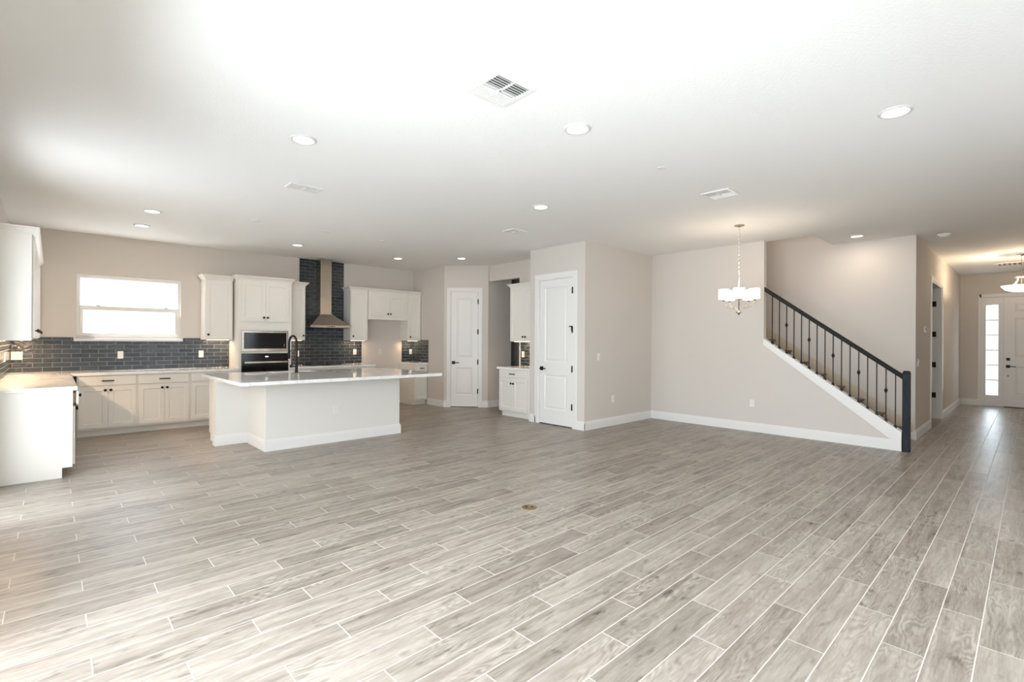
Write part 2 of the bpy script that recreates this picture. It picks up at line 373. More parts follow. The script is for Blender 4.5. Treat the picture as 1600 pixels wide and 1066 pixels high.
struct(MB().prism([(6.72, 7.90), (7.39, 7.90), (7.39, 8.02), (6.72 + .05, 8.02)], 2, 0, H), 'wall_pantry_passage', WALL)
# passage header and the coffee bar wall
w = MB(); w.box(UC, UC + T, 6.07, 6.98, 0, H).box(UC, UC + T, 6.98, 7.90, 2.67, H); struct(w, 'wall_coffee_bar', WALL)
w = MB(); w.box(UC + T, 8.1, 6.0, 6.07, 0, H); struct(w, 'wall_passage', WALL)
# closet block
UCF, VCF = 6.13, 4.85
CD0, CD1, CDT = 5.085, 5.86, 2.468
w = MB(); w.box(UCF, UCF + T, VCF, CD0, 0, H).box(UCF, UCF + T, CD1, 6.07, 0, H).box(UCF, UCF + T, CD0, CD1, CDT, H); struct(w, 'wall_closet_front', WALL)
struct(MB().box(UCF + T, 8.1, VCF, VCF + T, 0, H), 'wall_closet_side', WALL)
struct(MB().box(UCF + T, UC, 5.97, 6.07, 0, H), 'wall_closet_end', WALL)
# dining wall, sloped knee wall below the stair
UD = 8.10; VS = 2.885; V0 = 1.175
def cap(v): return 0.245 + 0.7163 * (v - 1.172)
struct(MB().box(UD, UD + .1, VS, VW, 0, H + 2.4), 'wall_dining', WALL)
struct(MB().prism([(V0, 0), (VS, 0), (VS, cap(VS) - .02), (V0, cap(V0) - .02)], 0, UD, UD + .1), 'wall_stair_knee', WALL)
struct(MB().box(9.2, 9.3, VH, 5.3, 0, H + 2.4), 'wall_stair_back', WALL)
w = MB(); w.box(8.2, 9.2, 5.2, 5.3, 0, H + 2.4).box(8.1, 9.3, 2.13, 2.23, H + .25, H + 2.4).box(8.1, 9.3, 2.13, 5.3, H + 2.4, H + 2.5).box(8.1, 8.2, 2.23, VS, H + .25, H + 2.4); struct(w, 'wall_stairwell_upper', WALL)
# hall wall with the opening, room behind it, entry wall
HD0, HD1, HDT = 10.76, 12.15, 2.47
w = MB(); w.box(9.3, HD0, VH, VH + .14, 0, H).box(HD1, UF, VH, VH + .14, 0, H).box(HD0, HD1, VH, VH + .14, HDT, H); struct(w, 'wall_hall', WALL)
w = MB(); w.box(9.3, 9.4, VH + .14, 4.2, 0, H).box(13.6, 13.7, VH + .14, 4.2, 0, H).box(9.3, 13.7, 4.2, 4.3, 0, H); struct(w, 'wall_side_room', WALL)
struct(MB().box(9.3, UF, VB, VR, 0, H), 'wall_hall_right', WALL)
w = MB(); w.box(UF, UF + T, .87, VH + .3, 0, H).box(UF, UF + T, VB, -.55, 0, H).box(UF, UF + T, -.55, .87, 2.50, H); struct(w, 'wall_entry', WALL)

# ------------------------------------------------------------------ outside: patio under an added light-shaping roof, pale neighbour wall
struct(MB().box(-14, UL - T, -8, 14, -.16, -.04), 'patio', CONCRETE)
c = MB(); c.box(-14, UL - T, -8, 4.65, 2.75, 2.95).box(-14, UL - T, 5.7, 14, 2.75, 2.95).box(-14, -3.45, 4.65, 5.7, 2.75, 2.95).box(-2.4, UL - T, 4.65, 5.7, 2.75, 2.95)
struct(c, 'added_sun_mask_roof', STUCCO)  # unseen roof, its hole placed to let a sun patch bounce onto the ceiling
struct(MB().box(-4, 12, 13.5, 13.7, -.1, 1.9), 'garden_wall', STUCCO)
struct(MB().box(-4, 12, 13.45, 13.75, 1.9, 2.07), 'trim_2', plain('grey_coping', srgb(205, 206, 208), .8, bump=.1))

# ------------------------------------------------------------------ baseboards
def base_seg(mb, p, q, h=.14, t=.016):
    """baseboard from p to q; room side is to the left of p->q"""
    p = Vector(p); q = Vector(q); d = (q - p).normalized(); n = Vector((-d.y, d.x))
    for (a, b, tt) in ((0, h - .03, t), (h - .03, h - .01, t * .72), (h - .01, h, t * .4)):
        mb.prism([tuple(p), tuple(q), tuple(q + n * tt), tuple(p + n * tt)], 2, a, b)
def baseboard(name, segs):
    mb = MB()
    for p, q in segs: base_seg(mb, p, q)
    return struct(mb, 'baseboard_' + name, TRIM)
baseboard('dining', [((UD, VCF), (UD, V0 + .0))][::-1] and [((UD, V0), (UD, VCF))])
baseboard('closet_side', [((UD, VCF), (UCF - .016, VCF))])
baseboard('closet_front', [((UCF, CD0 - .085), (UCF, VCF - .016))][:0] + [((UCF, VCF - .016), (UCF, CD0 - .085)), ((UCF, CD1 + .055), (UCF, 6.07))])
baseboard('pantry', [((UP, 8.55), (UP, 9.17)), (dq(PD0 - .07), dq(0)), (dq(DL), dq(PD1 + .07)), ((7.39, 7.90), (6.72, 7.90))])
baseboard('stair_end', [((9.2, VH), (9.2, VH + .2))])
baseboard('hall', [((HD0 - .09, VH), (9.185, VH)), ((UF, VH), (HD1 + .09, VH))])
baseboard('entry', [((UF, .87), (UF, VH))])
baseboard('kitchen', [((5.735, VW), (4.80, VW))])
baseboard('left', [((UL, 5.06), (UL, 3.25)), ((UL, 6.66), (UL, 6.35))])

# ------------------------------------------------------------------ kitchen window
r = sempty('window_1', (WU0, VW, WZ0)); ww = WU1 - WU0; wh = WZ1 - WZ0; zz = wh * .5
f = MB(); y0, y1 = .05, .10
f.box(0, ww, y0, y1, 0, .045).box(0, ww, y0, y1, wh - .045, wh).box(0, .04, y0, y1, .045, wh - .045).box(ww - .04, ww, y0, y1, .045, wh - .045)
f.build('window_frame', TRIM, r, bevel=.003)
f = MB(); f.box(.04, ww - .04, .035, .065, .045, .085).box(.04, ww - .04, .035, .065, zz - .048, zz + .018).box(.04, .075, .035, .065, .085, zz - .048).box(ww - .075, ww - .04, .035, .065, .085, zz - .048)
f.build('lower_sash', TRIM, r, bevel=.003)
f = MB(); f.box(ww * .17, ww * .17 + .05, .02, .05, zz + .018, zz + .033).box(ww * .83, ww * .83 + .05, .02, .05, zz + .018, zz + .033); f.build('latch', PLATE, r)
MB().box(.04, ww - .04, .074, .080, zz, wh - .045).build('pane', GLASS, r)
MB().box(.075, ww - .075, .048, .052, .085, zz - .048).build('pane', GLASS, r)
MB().box(-.03, ww + .03, -.022, .05, -.04, 0).build('sill', TRIM, r, bevel=.003)

# ------------------------------------------------------------------ doors
def hinge(parent, x, z, y=-.004, w=.03, h=.10):
    m = MB().box(x - w / 2, x + w / 2, y - .004, y + .004, z - h / 2, z + h / 2); m.lathe([(.006, z - h / 2 - .004), (.006, z + h / 2 + .004)], x, y - .006, 8)
    m.build('hinge', BLACK, parent)
def lever(parent, x, z, dirx=1, y=0, deadbolt=False):
    m = MB().box(x - .033, x + .033, y - .012, y, z - .033, z + .033)
    m.tube([(x, y, z), (x, y - .055, z)], .011); m.box(min(x, x + dirx * .125), max(x, x + dirx * .125), y - .062, y - .046, z - .009, z + .009)
    m.build('handle', BLACK, parent, bevel=.002)
def casing(parent, w, h, cw=.085, y=-.016, z0=0):
    m = MB()
    for (a, b, t) in ((0, cw, .6), (.012, cw - .012, 1.0)):
        yy = y * t
        m.prism([(-b, z0), (-a, z0), (-a, h + a), (w + a, h + a), (w + a, z0), (w + b, z0), (w + b, h + b), (-b, h + b)], 1, yy, 0)
    return m.build('casing', TRIM, parent)
def jamb(parent, w, h, d=T, t=.018):
    return MB().box(0, t, 0, d, 0, h).box(w - t, w, 0, d, 0, h).box(t, w - t, 0, d, h - t, h).box(t, t + .012, .045, .08, 0, h - t).box(w - t - .012, w - t, .045, .08, 0, h - t).build('jamb', TRIM, parent)
def interior_door(n, loc, rz, w, h, hinge_right=True, hz=(.34, .96, 1.60, 2.24), catch=False, cw=.085):
    r = sempty('door_%d' % n, loc, rz); casing(r, w, h, cw); jamb(r, w, h)
    lw = w - .044; lh = h - .036
    sx = .118
    m = MB().slab_with_panels(lw, lh, .035, [(sx, lw - sx, .24, .83), (sx, lw - sx, 1.04, lh - .13)])
    leaf = m.build('leaf', TRIM, r, loc=(.022, .008, .015))
    for z in hz: hinge(r, w - .024 if hinge_right else .024, z, .004)
    if catch: MB().box(w - .075, w - .015, -.022, -.006, 1.645, 1.66).box(w - .03, w - .018, -.022, .0, 1.58, 1.66).build('door_stop', BLACK, r)
    lx = .075 if hinge_right else w - .075
    lever(r, lx, .945, 1 if hinge_right else -1, .008)
    MB().box(.018, w - .018, .02, .10, 0, .014).build('threshold_gap', GAP, r)
    return r
ang = math.atan2(DD.y, DD.x)
interior_door(1, (*dq(PD0), 0), ang, PD1 - PD0, PDT, cw=.065)
interior_door(2, (UCF, CD1, 0), F_W, CD1 - CD0, CDT, catch=True)
# hall side opening with its leaf swung into the room
r = sempty('door_3', (HD1, VH, 0), PI); w_ = HD1 - HD0
m = MB()
for (a, b, yy) in ((0, .085, .010), (.012, .073, .016)):
    m.prism([(-b, 0), (-a, 0), (-a, HDT + a), (w_ + a, HDT + a), (w_ + a, 0), (w_ + b, 0), (w_ + b, HDT + b), (-b, HDT + b)], 1, 0, yy)
m.build('casing', TRIM, r)
MB().box(0, .018, -.14, 0, 0, HDT).box(w_ - .018, w_, -.14, 0, 0, HDT).box(.018, w_ - .018, -.14, 0, HDT - .018, HDT).build('jamb', TRIM, r)
MB().slab_with_panels(.72, 2.43, .035, [(.118, .602, .24, .83), (.118, .602, 1.04, 2.30)]).build('leaf', TRIM, r, loc=(.02, -.15, .015)).rotation_euler = (0, 0, -PI / 2 - .05)
for z in (.44, 1.012, 1.586, 2.156): MB().box(.016, .024, -.135, -.075, z - .05, z + .05).build('hinge', BLACK, r)
# entry door with sidelight
r = sempty('door_4', (UF, .454, 0), F_W)
m = MB().slab_with_panels(.914, 2.445, .045, [(.17, .42, .26, .90), (.17, .42, 1.11, 1.98), (.17, .42, 2.12, 2.31), (.494, .744, .26, .90), (.494, .744, 1.11, 1.98), (.494, .744, 2.12, 2.31)])
m.build('leaf', TRIM, r, loc=(0, .03, .012))
m = MB().box(-.016, 0, 0, .10, 0, 2.50).box(.914, .96, 0, .10, 0, 2.50).box(-.35, .96, 0, .10, 2.46, 2.50)
m.box(-.40, .96, -.016, 0, 2.47, 2.54).box(.93, .985, -.016, 0, 0, 2.54); m.build('casing', TRIM, r, bevel=.003)
MB().box(0, .914, -.01, .1, 0, .014).build('threshold_gap', GAP, r)
lever(r, .067, .91, 1, .03)
MB().box(.037, .097, .014, .03, 1.04, 1.10).build('deadbolt', BLACK, r, bevel=.002)
MB().lathe([(.014, 0), (.014, .014)]).build('door_bell_hole', BLACK, r, loc=(.067, .03, .70)).rotation_euler = (PI / 2, 0, 0)
r = sempty('window_5', (UF, .87, 0), F_W)     # sidelight, local x 0 .. .40
m = MB(); m.box(0, .129, 0, .08, 0, 2.50).box(.327, .40, 0, .08, 0, 2.50).box(.129, .327, 0, .08, 0, .255).box(.129, .327, 0, .08, 2.288, 2.50)
m.box(-.0, .05, -.016, 0, 0, 2.54).box(.10, .129, -.010, 0, .225, 2.32).box(.327, .356, -.010, 0, .225, 2.32).box(.129, .327, -.010, 0, .225, .255).box(.129, .327, -.010, 0, 2.288, 2.32)
m.build('window_frame', TRIM, r, bevel=.003)
m = MB()
for i in range(1, 6): zc = .255 + (2.288 - .255) * i / 6; m.box(.129, .327, .02, .045, zc - .014, zc + .014)
m.build('muntin', TRIM, r); MB().box(.129, .327, .03, .036, .255, 2.288).build('pane', GLASS, r)

# ------------------------------------------------------------------ cabinet parts (local: x right, front faces -y, y=0 at the box front)
def knob(parent, x, z, y=-.02):
    m = MB(); n = 14; prof = [(.007, 0), (.007, .012), (.017, .016), (.019, .022), (.016, .029), (.002, .030)]
    m.loft([[(x + r_ * math.cos(2 * PI * k / n), y - d_, z + r_ * math.sin(2 * PI * k / n)) for k in range(n)] for r_, d_ in prof])
    m.build('knob', BLACK, parent, smooth=True)
def pull(parent, x, z, y=-.02, L_=.14):
    m = MB().box(x - L_ / 2, x + L_ / 2, y - .034, y - .022, z - .008, z + .008).box(x - L_ / 2 + .015, x - L_ / 2 + .025, y - .024, y, z - .005, z + .005).box(x + L_ / 2 - .025, x + L_ / 2 - .015, y - .024, y, z - .005, z + .005)
    m.build('pull_handle', BLACK, parent, bevel=.0015)
def shaker(parent, x0, x1, z0, z1, kx=None, kz=None, rail=.058, y=-.02):
    w, h = x1 - x0, z1 - z0; r = min(rail, w * .22)
    d = MB().slab_with_panels(w, h, .019, [(r, w - r, r, h - r)], raised=False).build('door', CAB, parent, loc=(x0, y, z0), bevel=.0012)
    if kx is not None: knob(d, kx - x0, kz - z0, 0)
    return d
def drawer(parent, x0, x1, z0, z1, y=-.02, handle=True, kn=False):
    d = MB().box(0, x1 - x0, 0, .019, 0, z1 - z0).build('drawer', CAB, parent, loc=(x0, y, z0), bevel=.003)
    if kn: knob(d, (x1 - x0) / 2, (z1 - z0) / 2, 0)
    elif handle: pull(d, (x1 - x0) / 2, (z1 - z0) / 2, 0, min(.14, (x1 - x0) * .35))
    return d
def crown(parent, w, dep, z, left=True, right=True, hh=.075, out=.055):
    def ring(o, zz):
        a = -o if left else 0; b = w + (o if right else 0)
        return [(a, -o - .02 * 0, zz), (b, -o, zz), (b, dep, zz), (a, dep, zz)]
    MB().loft([ring(.0, z), ring(.008, z), ring(.012, z + .02), ring(out * .75, z + hh * .72), ring(out, z + hh * .82), ring(out, z + hh)]).build('crown', CAB, parent)
BT, TK = .88, .10      # base box top, toe kick height
def base_cab(u0, w, loc, rz, label, drawers=1, doors=2, dep=.609, group='base cabinets', knobs=True, left_panel=False, name='base_cabinet', toe_full=True, kside=0):
    r = thing(name, label, 'cabinet', loc, rz, group)
    m = MB().box(0, w, 0, dep, TK, BT).box(0, w, .075, dep, 0, TK); m.build('body', CAB, r, bevel=.001)
    g = .016
    dz0, dz1 = .735, .868
    dw = (w - 2 * g) / drawers
    for i in range(drawers): drawer(r, g + i * dw + (.002 if i else 0), g + (i + 1) * dw - (.002 if i < drawers - 1 else 0), dz0, dz1)
    if doors:
        dw = (w - 2 * g) / doors
        for i in range(doors):
            a, b = g + i * dw + (.0015 if i else 0), g + (i + 1) * dw - (.0015 if i < doors - 1 else 0)
            kx = (b - .03 if i == 0 else a + .03) if doors == 2 else (b - .03 if kside == 0 else a + .03)
            shaker(r, a, b, .13, .712, kx, .665)
    return r
def wall_cab(w, z0, z1, loc, rz, label, doors=1, dep=.328, group='wall cabinets', kside=0, cl=True, cright=True, gx=.014, gz0=.012, gz1=.01, do_crown=True, led=True):
    r = thing('upper_cabinet', label, 'cabinet', loc, rz, group)
    MB().box(0, w, 0, dep, z0, z1).build('body', CAB, r, bevel=.001)
    dw = (w - 2 * gx) / doors
    for i in range(doors):
        a, b = gx + i * dw + (.0015 if i else 0), gx + (i + 1) * dw - (.0015 if i < doors - 1 else 0)
        kx = (b - .03 if i == 0 else a + .03) if doors == 2 else (b - .03 if kside == 0 else a + .03)
        shaker(r, a, b, z0 + gz0, z1 - gz1, kx, z0 + gz0 + .075)
    if do_crown: crown(r, w, dep - .010, z1, cl, cright)
    if led: MB().box(.04, w - .04, .06, .085, z0 - .008, z0).build('light_strip', LED, r)
    return r
VF = VW - .61          # front plane of base boxes on the window wall (9.19)
VU = VW - .33          # front of wall boxes
# window wall base run
base_cab(0, .68, (.25, VF, 0), 0, 'white base cabinet below the kitchen window, nearest the corner, one drawer over two doors', group='base cabinets below the window')
base_cab(0, .67, (.93, VF, 0), 0, 'white two-door base cabinet below the right half of the kitchen window', group='base cabinets below the window')
base_cab(0, .69, (1.60, VF, 0), 0, 'white base cabinet just left of the tall oven cabinet, partly behind the island', doors=2, group='base cabinets below the window')
base_cab(0, .39, (3.155, VF, 0), 0, 'narrow white base cabinet right of the tall oven cabinet, behind the faucet', doors=1, group='base cabinets under the hood')
base_cab(0, .86, (3.545, VF, 0), 0, 'white base cabinet carrying the black cooktop', doors=2, group='base cabinets under the hood')
base_cab(0, .38, (4.405, VF, 0), 0, 'narrow white base cabinet between the cooktop and the refrigerator space', doors=1, group='base cabinets under the hood')
r = base_cab(0, .32, (5.735, VF, 0), 0, 'narrow white base cabinet in the corner right of the empty refrigerator space', doors=1, kside=0)
# left run, fronts face +u
UFR = .155             # box front of the left run
units = [(6.72, .60), (7.32, .60), (7.92, .60), (8.52, .655)]
for i, (v, w) in enumerate(units):
    rr = thing('base_cabinet', ['white base cabinet at the open end of the left counter, drawer left slightly open', 'second white base cabinet from the open end of the left counter', 'third white base cabinet from the open end of the left counter', 'white base cabinet of the left counter in the corner by the window wall'][i], 'cabinet', (UFR, v, 0), F_E, 'base cabinets of the left counter')
    dep = UFR - UL - .001
    MB().box(0, w, 0, dep, TK, BT).box(0, w, .078, dep, 0, TK).build('body', CAB, rr)
    d = drawer(rr, .01, w - .01, .735, .868, y=(-.045 if i == 0 else -.021), kn=True)
    if i == 0: MB().box(.03, w - .05, .019, .40, .012, .11).build('drawer_box', plain('pale_wood', srgb(196, 170, 140), .6), d)
    if i < 3:
        shaker(rr, .01, w / 2 - .0015, .12, .712, w / 2 - .035, .665); shaker(rr, w / 2 + .0015, w - .01, .12, .712, w / 2 + .035, .665)
    if i == 0:
        MB().prism([(-.0, 0), (0, 0), (0, 0)], 0, 0, 0) if False else None
        e = MB(); e.prism([(.0, TK), (.078, TK), (.078, 0), (dep, 0), (dep, BT), (0, BT)], 0, -.02, 0); e.build('end_panel', CAB, rr, bevel=.001)
# wall cabinets
rz = F_E
for i, (v, w) in enumerate([(6.72, .77), (7.49, .77), (8.26, .77), (9.03, .765)]):
    rr = wall_cab(w, 1.40, 2.42, (UL + .29, v, 0), F_E, ['white wall cabinet at the open end over the left counter', 'second white wall cabinet from the open end over the left counter', 'third white wall cabinet from the open end over the left counter', 'white wall cabinet over the left counter touching the window wall'][i], doors=2, dep=.288, group='wall cabinets over the left counter', cl=(i == 0), cright=False)
    if i == 0: MB().box(-.02, 0, 0, .288, 1.385, 2.42).build('end_panel', CAB, rr)
wall_cab(.415, 1.40, 2.42, (1.855, VU, 0), 0, 'white single-door wall cabinet left of the tall oven cabinet', 1, kside=1, cright=False, cl=True, group='wall cabinets beside the tall oven cabinet')
wall_cab(.345, 1.40, 2.42, (3.155, VU, 0), 0, 'white single-door wall cabinet between the tall oven cabinet and the hood', 1, kside=0, cl=False, group='wall cabinets beside the tall oven cabinet')
wall_cab(.375, 1.40, 2.42, (4.40, VU, 0), 0, 'white single-door wall cabinet just right of the hood', 1, kside=1, cright=False, group='wall cabinets around the refrigerator space')
rr = thing('upper_cabinet', 'short two-door white wall cabinet bridging the refrigerator space', 'cabinet', (4.78, VU, 0), 0, 'wall cabinets around the refrigerator space')
MB().box(.001, .944, 0, .328, 1.845, 2.42).build('body', CAB, rr, bevel=.001)
shaker(rr, .075, .472, 1.915, 2.36, .44, 1.97); shaker(rr, .475, .872, 1.915, 2.36, .507, 1.97); crown(rr, .945, .328, 2.42, False, False)
wall_cab(.325, 1.40, 2.42, (5.73, VU, 0), 0, 'narrow white wall cabinet in the corner right of the refrigerator space', 1, kside=1, cl=False, cright=False, group='wall cabinets around the refrigerator space')
# tall oven cabinet
rt = thing('tall_oven_cabinet', 'tall white cabinet housing the microwave and wall oven', 'cabinet', (2.295, VF, 0))
w = .855; m = MB()
m.box(0, w, 0, .605, TK, .40).box(0, w, .075, .605, 0, TK).box(0, .04, 0, .605, .40, 2.425).box(w - .06, w, 0, .605, .40, 2.425).box(.04, w - .06, .56, .605, .40, 2.425)
m.box(.04, w - .06, 0, .56, 1.17, 1.20).box(.04, w - .06, 0, .56, 1.565, 2.425)
m.build('body', CAB, rt, bevel=.001)
shaker(rt, .035, .414, 1.725, 2.395, .385, 1.79); shaker(rt, .417, .80, 1.725, 2.395, .446, 1.79)
drawer(rt, .035, .80, .13, .375); crown(rt, w, .215, 2.425, True, True)
# microwave
ra = thing('microwave', 'built-in black glass microwave with steel trim above the wall oven', 'microwave', (2.3355, VF, 1.201))
m = MB().box(0, .753, -.02, .40, 0, .362).build('steel_trim', STEEL, ra, bevel=.004)
MB().box(.035, .72, -.03, -.02, .05, .325).build('glass_door', GLASSBLK, ra, bevel=.003)
MB().box(.675, .69, -.034, -.03, .08, .13).build('button_panel', SLOT, ra)
# oven
ro = thing('built_in_oven', 'black glass wall oven with a steel bar handle in the tall cabinet', 'oven', (2.3355, VF, .401))
MB().box(0, .753, -.02, .50, 0, .767).build('body', GLASSBLK, ro, bevel=.004)
MB().box(.0, .755, -.028, -.02, .66, .762).build('control_panel', GLASSBLK, ro)
MB().box(.0, .755, -.034, -.02, .01, .648).build('oven_door', GLASSBLK, ro, bevel=.003)
m = MB().box(.03, .73, -.085, -.07, .60, .632).box(.05, .075, -.075, -.03, .605, .627).box(.685, .71, -.075, -.03, .605, .627); m.build('handle', STEEL, ro, bevel=.003)
MB().box(.37, .42, -.030, -.028, .70, .722).build('clock_display', DISP, ro)

# countertops
def top(mb, name, label): return tag(mb.build(name, QUARTZ, bevel=.003), label, 'countertop')
CF = VW - .645
top(MB().prism([(UL, 6.68), (.19, 6.68), (.19, CF), (2.29, CF), (2.29, VW), (UL, VW)], 2, BT, .92), 'countertop', 'L-shaped white quartz countertop under the kitchen window and along the left wall')
top(box(3.155, 4.795, CF, VW, BT, .92), 'countertop', 'white quartz countertop holding the black cooktop behind the island')
top(box(5.72, 6.055, CF, VW, BT, .92), 'countertop', 'small white quartz countertop in the corner right of the refrigerator space')
# backsplashes
def splash(mb, mat, label): return tag(mb.build('backsplash', mat), label, 'backsplash', 'slate brick backsplashes')
t = .008; E_ = .0006
splash(MB().box(UL + .001, 2.289, VW - t, VW - E_, .921, 1.365).box(UL + .001, WU0 - .035, VW - t, VW - E_, 1.365, 1.425).box(WU1 + .035, 1.853, VW - t, VW - E_, 1.365, 1.425).box(1.853, 2.289, VW - t, VW - E_, 1.365, 1.399), TILEX, 'blue-grey brick tile backsplash under the kitchen window')
splash(MB().box(UL + E_, UL + t, 6.70, VW - t - .001, .921, 1.384), TILEY, 'blue-grey brick tile backsplash on the left wall')
splash(MB().box(3.155, 4.80, VW - t, VW - E_, .921, 1.399).box(3.503, 4.398, VW - t, VW - E_, 1.399, H - .001), TILEX, 'blue-grey brick tile backsplash rising to the ceiling behind the hood')
splash(MB().box(5.77, UP - .009, VW - t, VW - E_, .921, 1.399), TILEX, 'blue-grey brick tile backsplash right of the refrigerator space, facing the room')
splash(MB().box(UP - t, UP - E_, 9.15, VW - .335, .921, 1.42).box(UP - t, UP - E_, VW - .335, VW - .009, .921, 1.399), TILEY, 'blue-grey brick tile backsplash on the pantry side wall')
splash(MB().box(UC - t, UC - E_, 6.076, 6.93, .921, 1.399), TILEY, 'blue-grey brick tile backsplash of the small counter beside the closet')
# hood
rh = thing('range_hood', 'pyramid steel range hood with a tall chimney on the tiled column', 'range hood', (3.55, VW - t, 1.645))
def rr4(a, b, c_, d, z): return [(a, c_, z), (b, c_, z), (b, d, z), (a, d, z)]
MB().loft([rr4(0, .77, -.49, 0, 0), rr4(0, .77, -.49, 0, .045), rr4(.25, .50, -.27, 0, .265), rr4(.25, .50, -.27, 0, .28)]).build('canopy', STEEL, rh, bevel=.002)
MB().box(.265, .485, -.255, 0, .28, H - 1.645).build('chimney', STEEL, rh, bevel=.002)
MB().box(.03, .74, -.46, -.03, -.006, 0).build('filter', BLACK, rh)
for i in range(4): MB().box(.30 + i * .045, .325 + i * .045, -.494, -.490, .014, .028).build('button', BLACK, rh)
# cooktop
rc = thing('cooktop', 'black glass cooktop set in the counter under the hood', 'cooktop', (3.55, 9.27, .92))
MB().box(0, .80, 0, .48, 0, .008).build('glass_top', GLASSBLK, rc, bevel=.002)
for (x, y, q) in ((.19, .14, .09), (.19, .35, .075), (.58, .14, .075), (.58, .35, .09)): MB().lathe([(q, .008), (q, .0085), (q - .006, .0085), (q - .006, .008)], x, y, 28).build('burner_ring', SLOT, rc)

# island
ri = thing('kitchen_island', 'white kitchen island with a stepped half wall and baseboard', 'kitchen island', (0, 0, 0))
m = MB().box(1.58, 1.96, 7.37, 7.49, 0, BT).box(1.96, 3.855, 6.60, 7.49, 0, BT); m.build('half_wall', plain('island_wall_paint', srgb(224, 221, 214), .7, bump=.08, scale=130), ri)
m = MB().box(1.62, 3.84, 7.49, 7.96, TK, BT - .23).box(1.62, 3.84, 7.49, 7.89, 0, TK).box(1.62, 2.32, 7.49, 7.96, BT - .23, BT).box(3.05, 3.84, 7.49, 7.96, BT - .23, BT); m.build('cabinet_body', CAB, ri)
m = MB()
for p, q in (((1.58, 7.49), (1.58, 7.37)), ((1.564, 7.37), (1.96, 7.37)), ((1.96, 7.37), (1.96, 6.584)), ((1.944, 6.60), (3.871, 6.60)), ((3.855, 6.584), (3.855, 7.49))): base_seg(m, q, p, t=.018)
m.build('baseboard', TRIM, ri)
MB().box(1.565, 1.66, 7.355, 7.50, BT - .05, BT).build('corbel', CAB, ri, bevel=.004)
m = MB()
for i in range(3):
    x0 = 1.64 + i * .73; d = MB().slab_with_panels(.70, .58, .019, [(.058, .642, .058, .522)], raised=False).build('door', CAB, ri, loc=(x0 + .70, 7.98, .13)); d.rotation_euler = (0, 0, PI); knob(d, .66, .53, 0)
SK = (2.36, 3.02, 7.61, 7.945)
m = MB().box(1.54, SK[0], 6.08, 8.06, BT, .92).box(SK[1], 4.27, 6.08, 8.06, BT, .92).box(SK[0], SK[1], 6.08, SK[2], BT, .92).box(SK[0], SK[1], SK[3], 8.06, BT, .92)
tag(m.build('island_countertop', QUARTZ), 'large white quartz island countertop overhanging toward the room', 'countertop')
rs = thing('sink', 'undermount sink set into the island countertop beside the black faucet', 'sink', (SK[0], SK[2], .69))
sw, sd = SK[1] - SK[0], SK[3] - SK[2]
MB().box(0, sw, 0, sd, 0, .012).box(-.012, 0, 0, sd, 0, .19).box(sw, sw + .012, 0, sd, 0, .19).box(0, sw, -.012, 0, 0, .19).box(0, sw, sd, sd + .012, 0, .19).build('basin', BASIN, rs)
MB().lathe([(.04, .012), (.04, .015), (.02, .015)], sw / 2, sd / 2).build('drain', STEEL, rs)
# faucet
rf = thing('faucet', 'tall matte black spring faucet on the island', 'faucet', (2.66, 7.535, .92), math.radians(18))
MB().lathe([(.028, 0), (.028, .01), (.02, .015), (.02, .16), (.013, .17)]).build('base', BLACK, rf, smooth=True)
R_ = .085; pts = [(0, 0, .16), (0, 0, .44)] + [(0, R_ - R_ * math.cos(a), .44 + R_ * 1.25 * math.sin(a)) for a in [PI * k / 12 for k in range(1, 13)]] + [(0, 2 * R_, .33)]
MB().tube(pts, .016, 10).build('spout', BLACK, rf, smooth=True)
m = MB()
for k in range(26): z = .18 + k * .01; m.lathe([(.017, z), (.017, z + .004)], 0, 0, 12)
m.build('spring', BLACK, rf)
MB().lathe([(.014, .33), (.02, .31), (.02, .22), (.016, .20)], 0, 2 * R_, 14).build('spray_head', BLACK, rf, smooth=True)
MB().box(-.006, .006, 0, 2 * R_, .315, .327).build('holder_arm', BLACK, rf)
MB().tube([(0, 0, .09), (0, .12, .09), (0, .125, .09)], .013).box(-.012, .012, .10, .135, .07, .11).build('lever', BLACK, rf)

# coffee bar by the closet
base = thing('base_cabinet', 'small white base cabinet beside the tall closet door, one drawer over two doors', 'cabinet', (UC - .55, 6.95, 0), F_W)
w = .873; dep = .549
MB().box(0, w, 0, dep, TK, BT).box(.02, w, .06, dep, 0, TK).build('body', CAB, base, bevel=.001)
drawer(base, .016, w - .10, .735, .868)
shaker(base, .016, .387, .13, .712, .357, .625); shaker(base, .390, w - .10, .13, .712, .42, .625)
top(box(UC - .59, UC - t, 6.075, 6.985, BT, .92), 'countertop', 'small white quartz countertop beside the tall closet door')
wall_cab(.81, 1.40, 2.42, (UC - .33, 6.885, 0), F_W, 'white two-door wall cabinet beside the tall closet door', 2, cright=False)

# under cabinet lamps
def ucl(x, y, L_, ax, p=2.2, z=1.385):
    lamp('under_cabinet_lamp', 'AREA', (x, y, z), p * L_, (1, .70, .45), L_ if ax == 'x' else .03, .03 if ax == 'x' else L_)
WARM = 6
ucl(2.06, VW - .12, .38, 'x', WARM); ucl(3.32, VW - .12, .3, 'x', WARM); ucl(4.58, VW - .12, .33, 'x', WARM); ucl(5.89, VW - .12, .26, 'x', WARM)
ucl(UL + .12, 8.3, 2.6, 'y', WARM * 1.8); ucl(UC - .10, 6.48, .7, 'y', WARM)

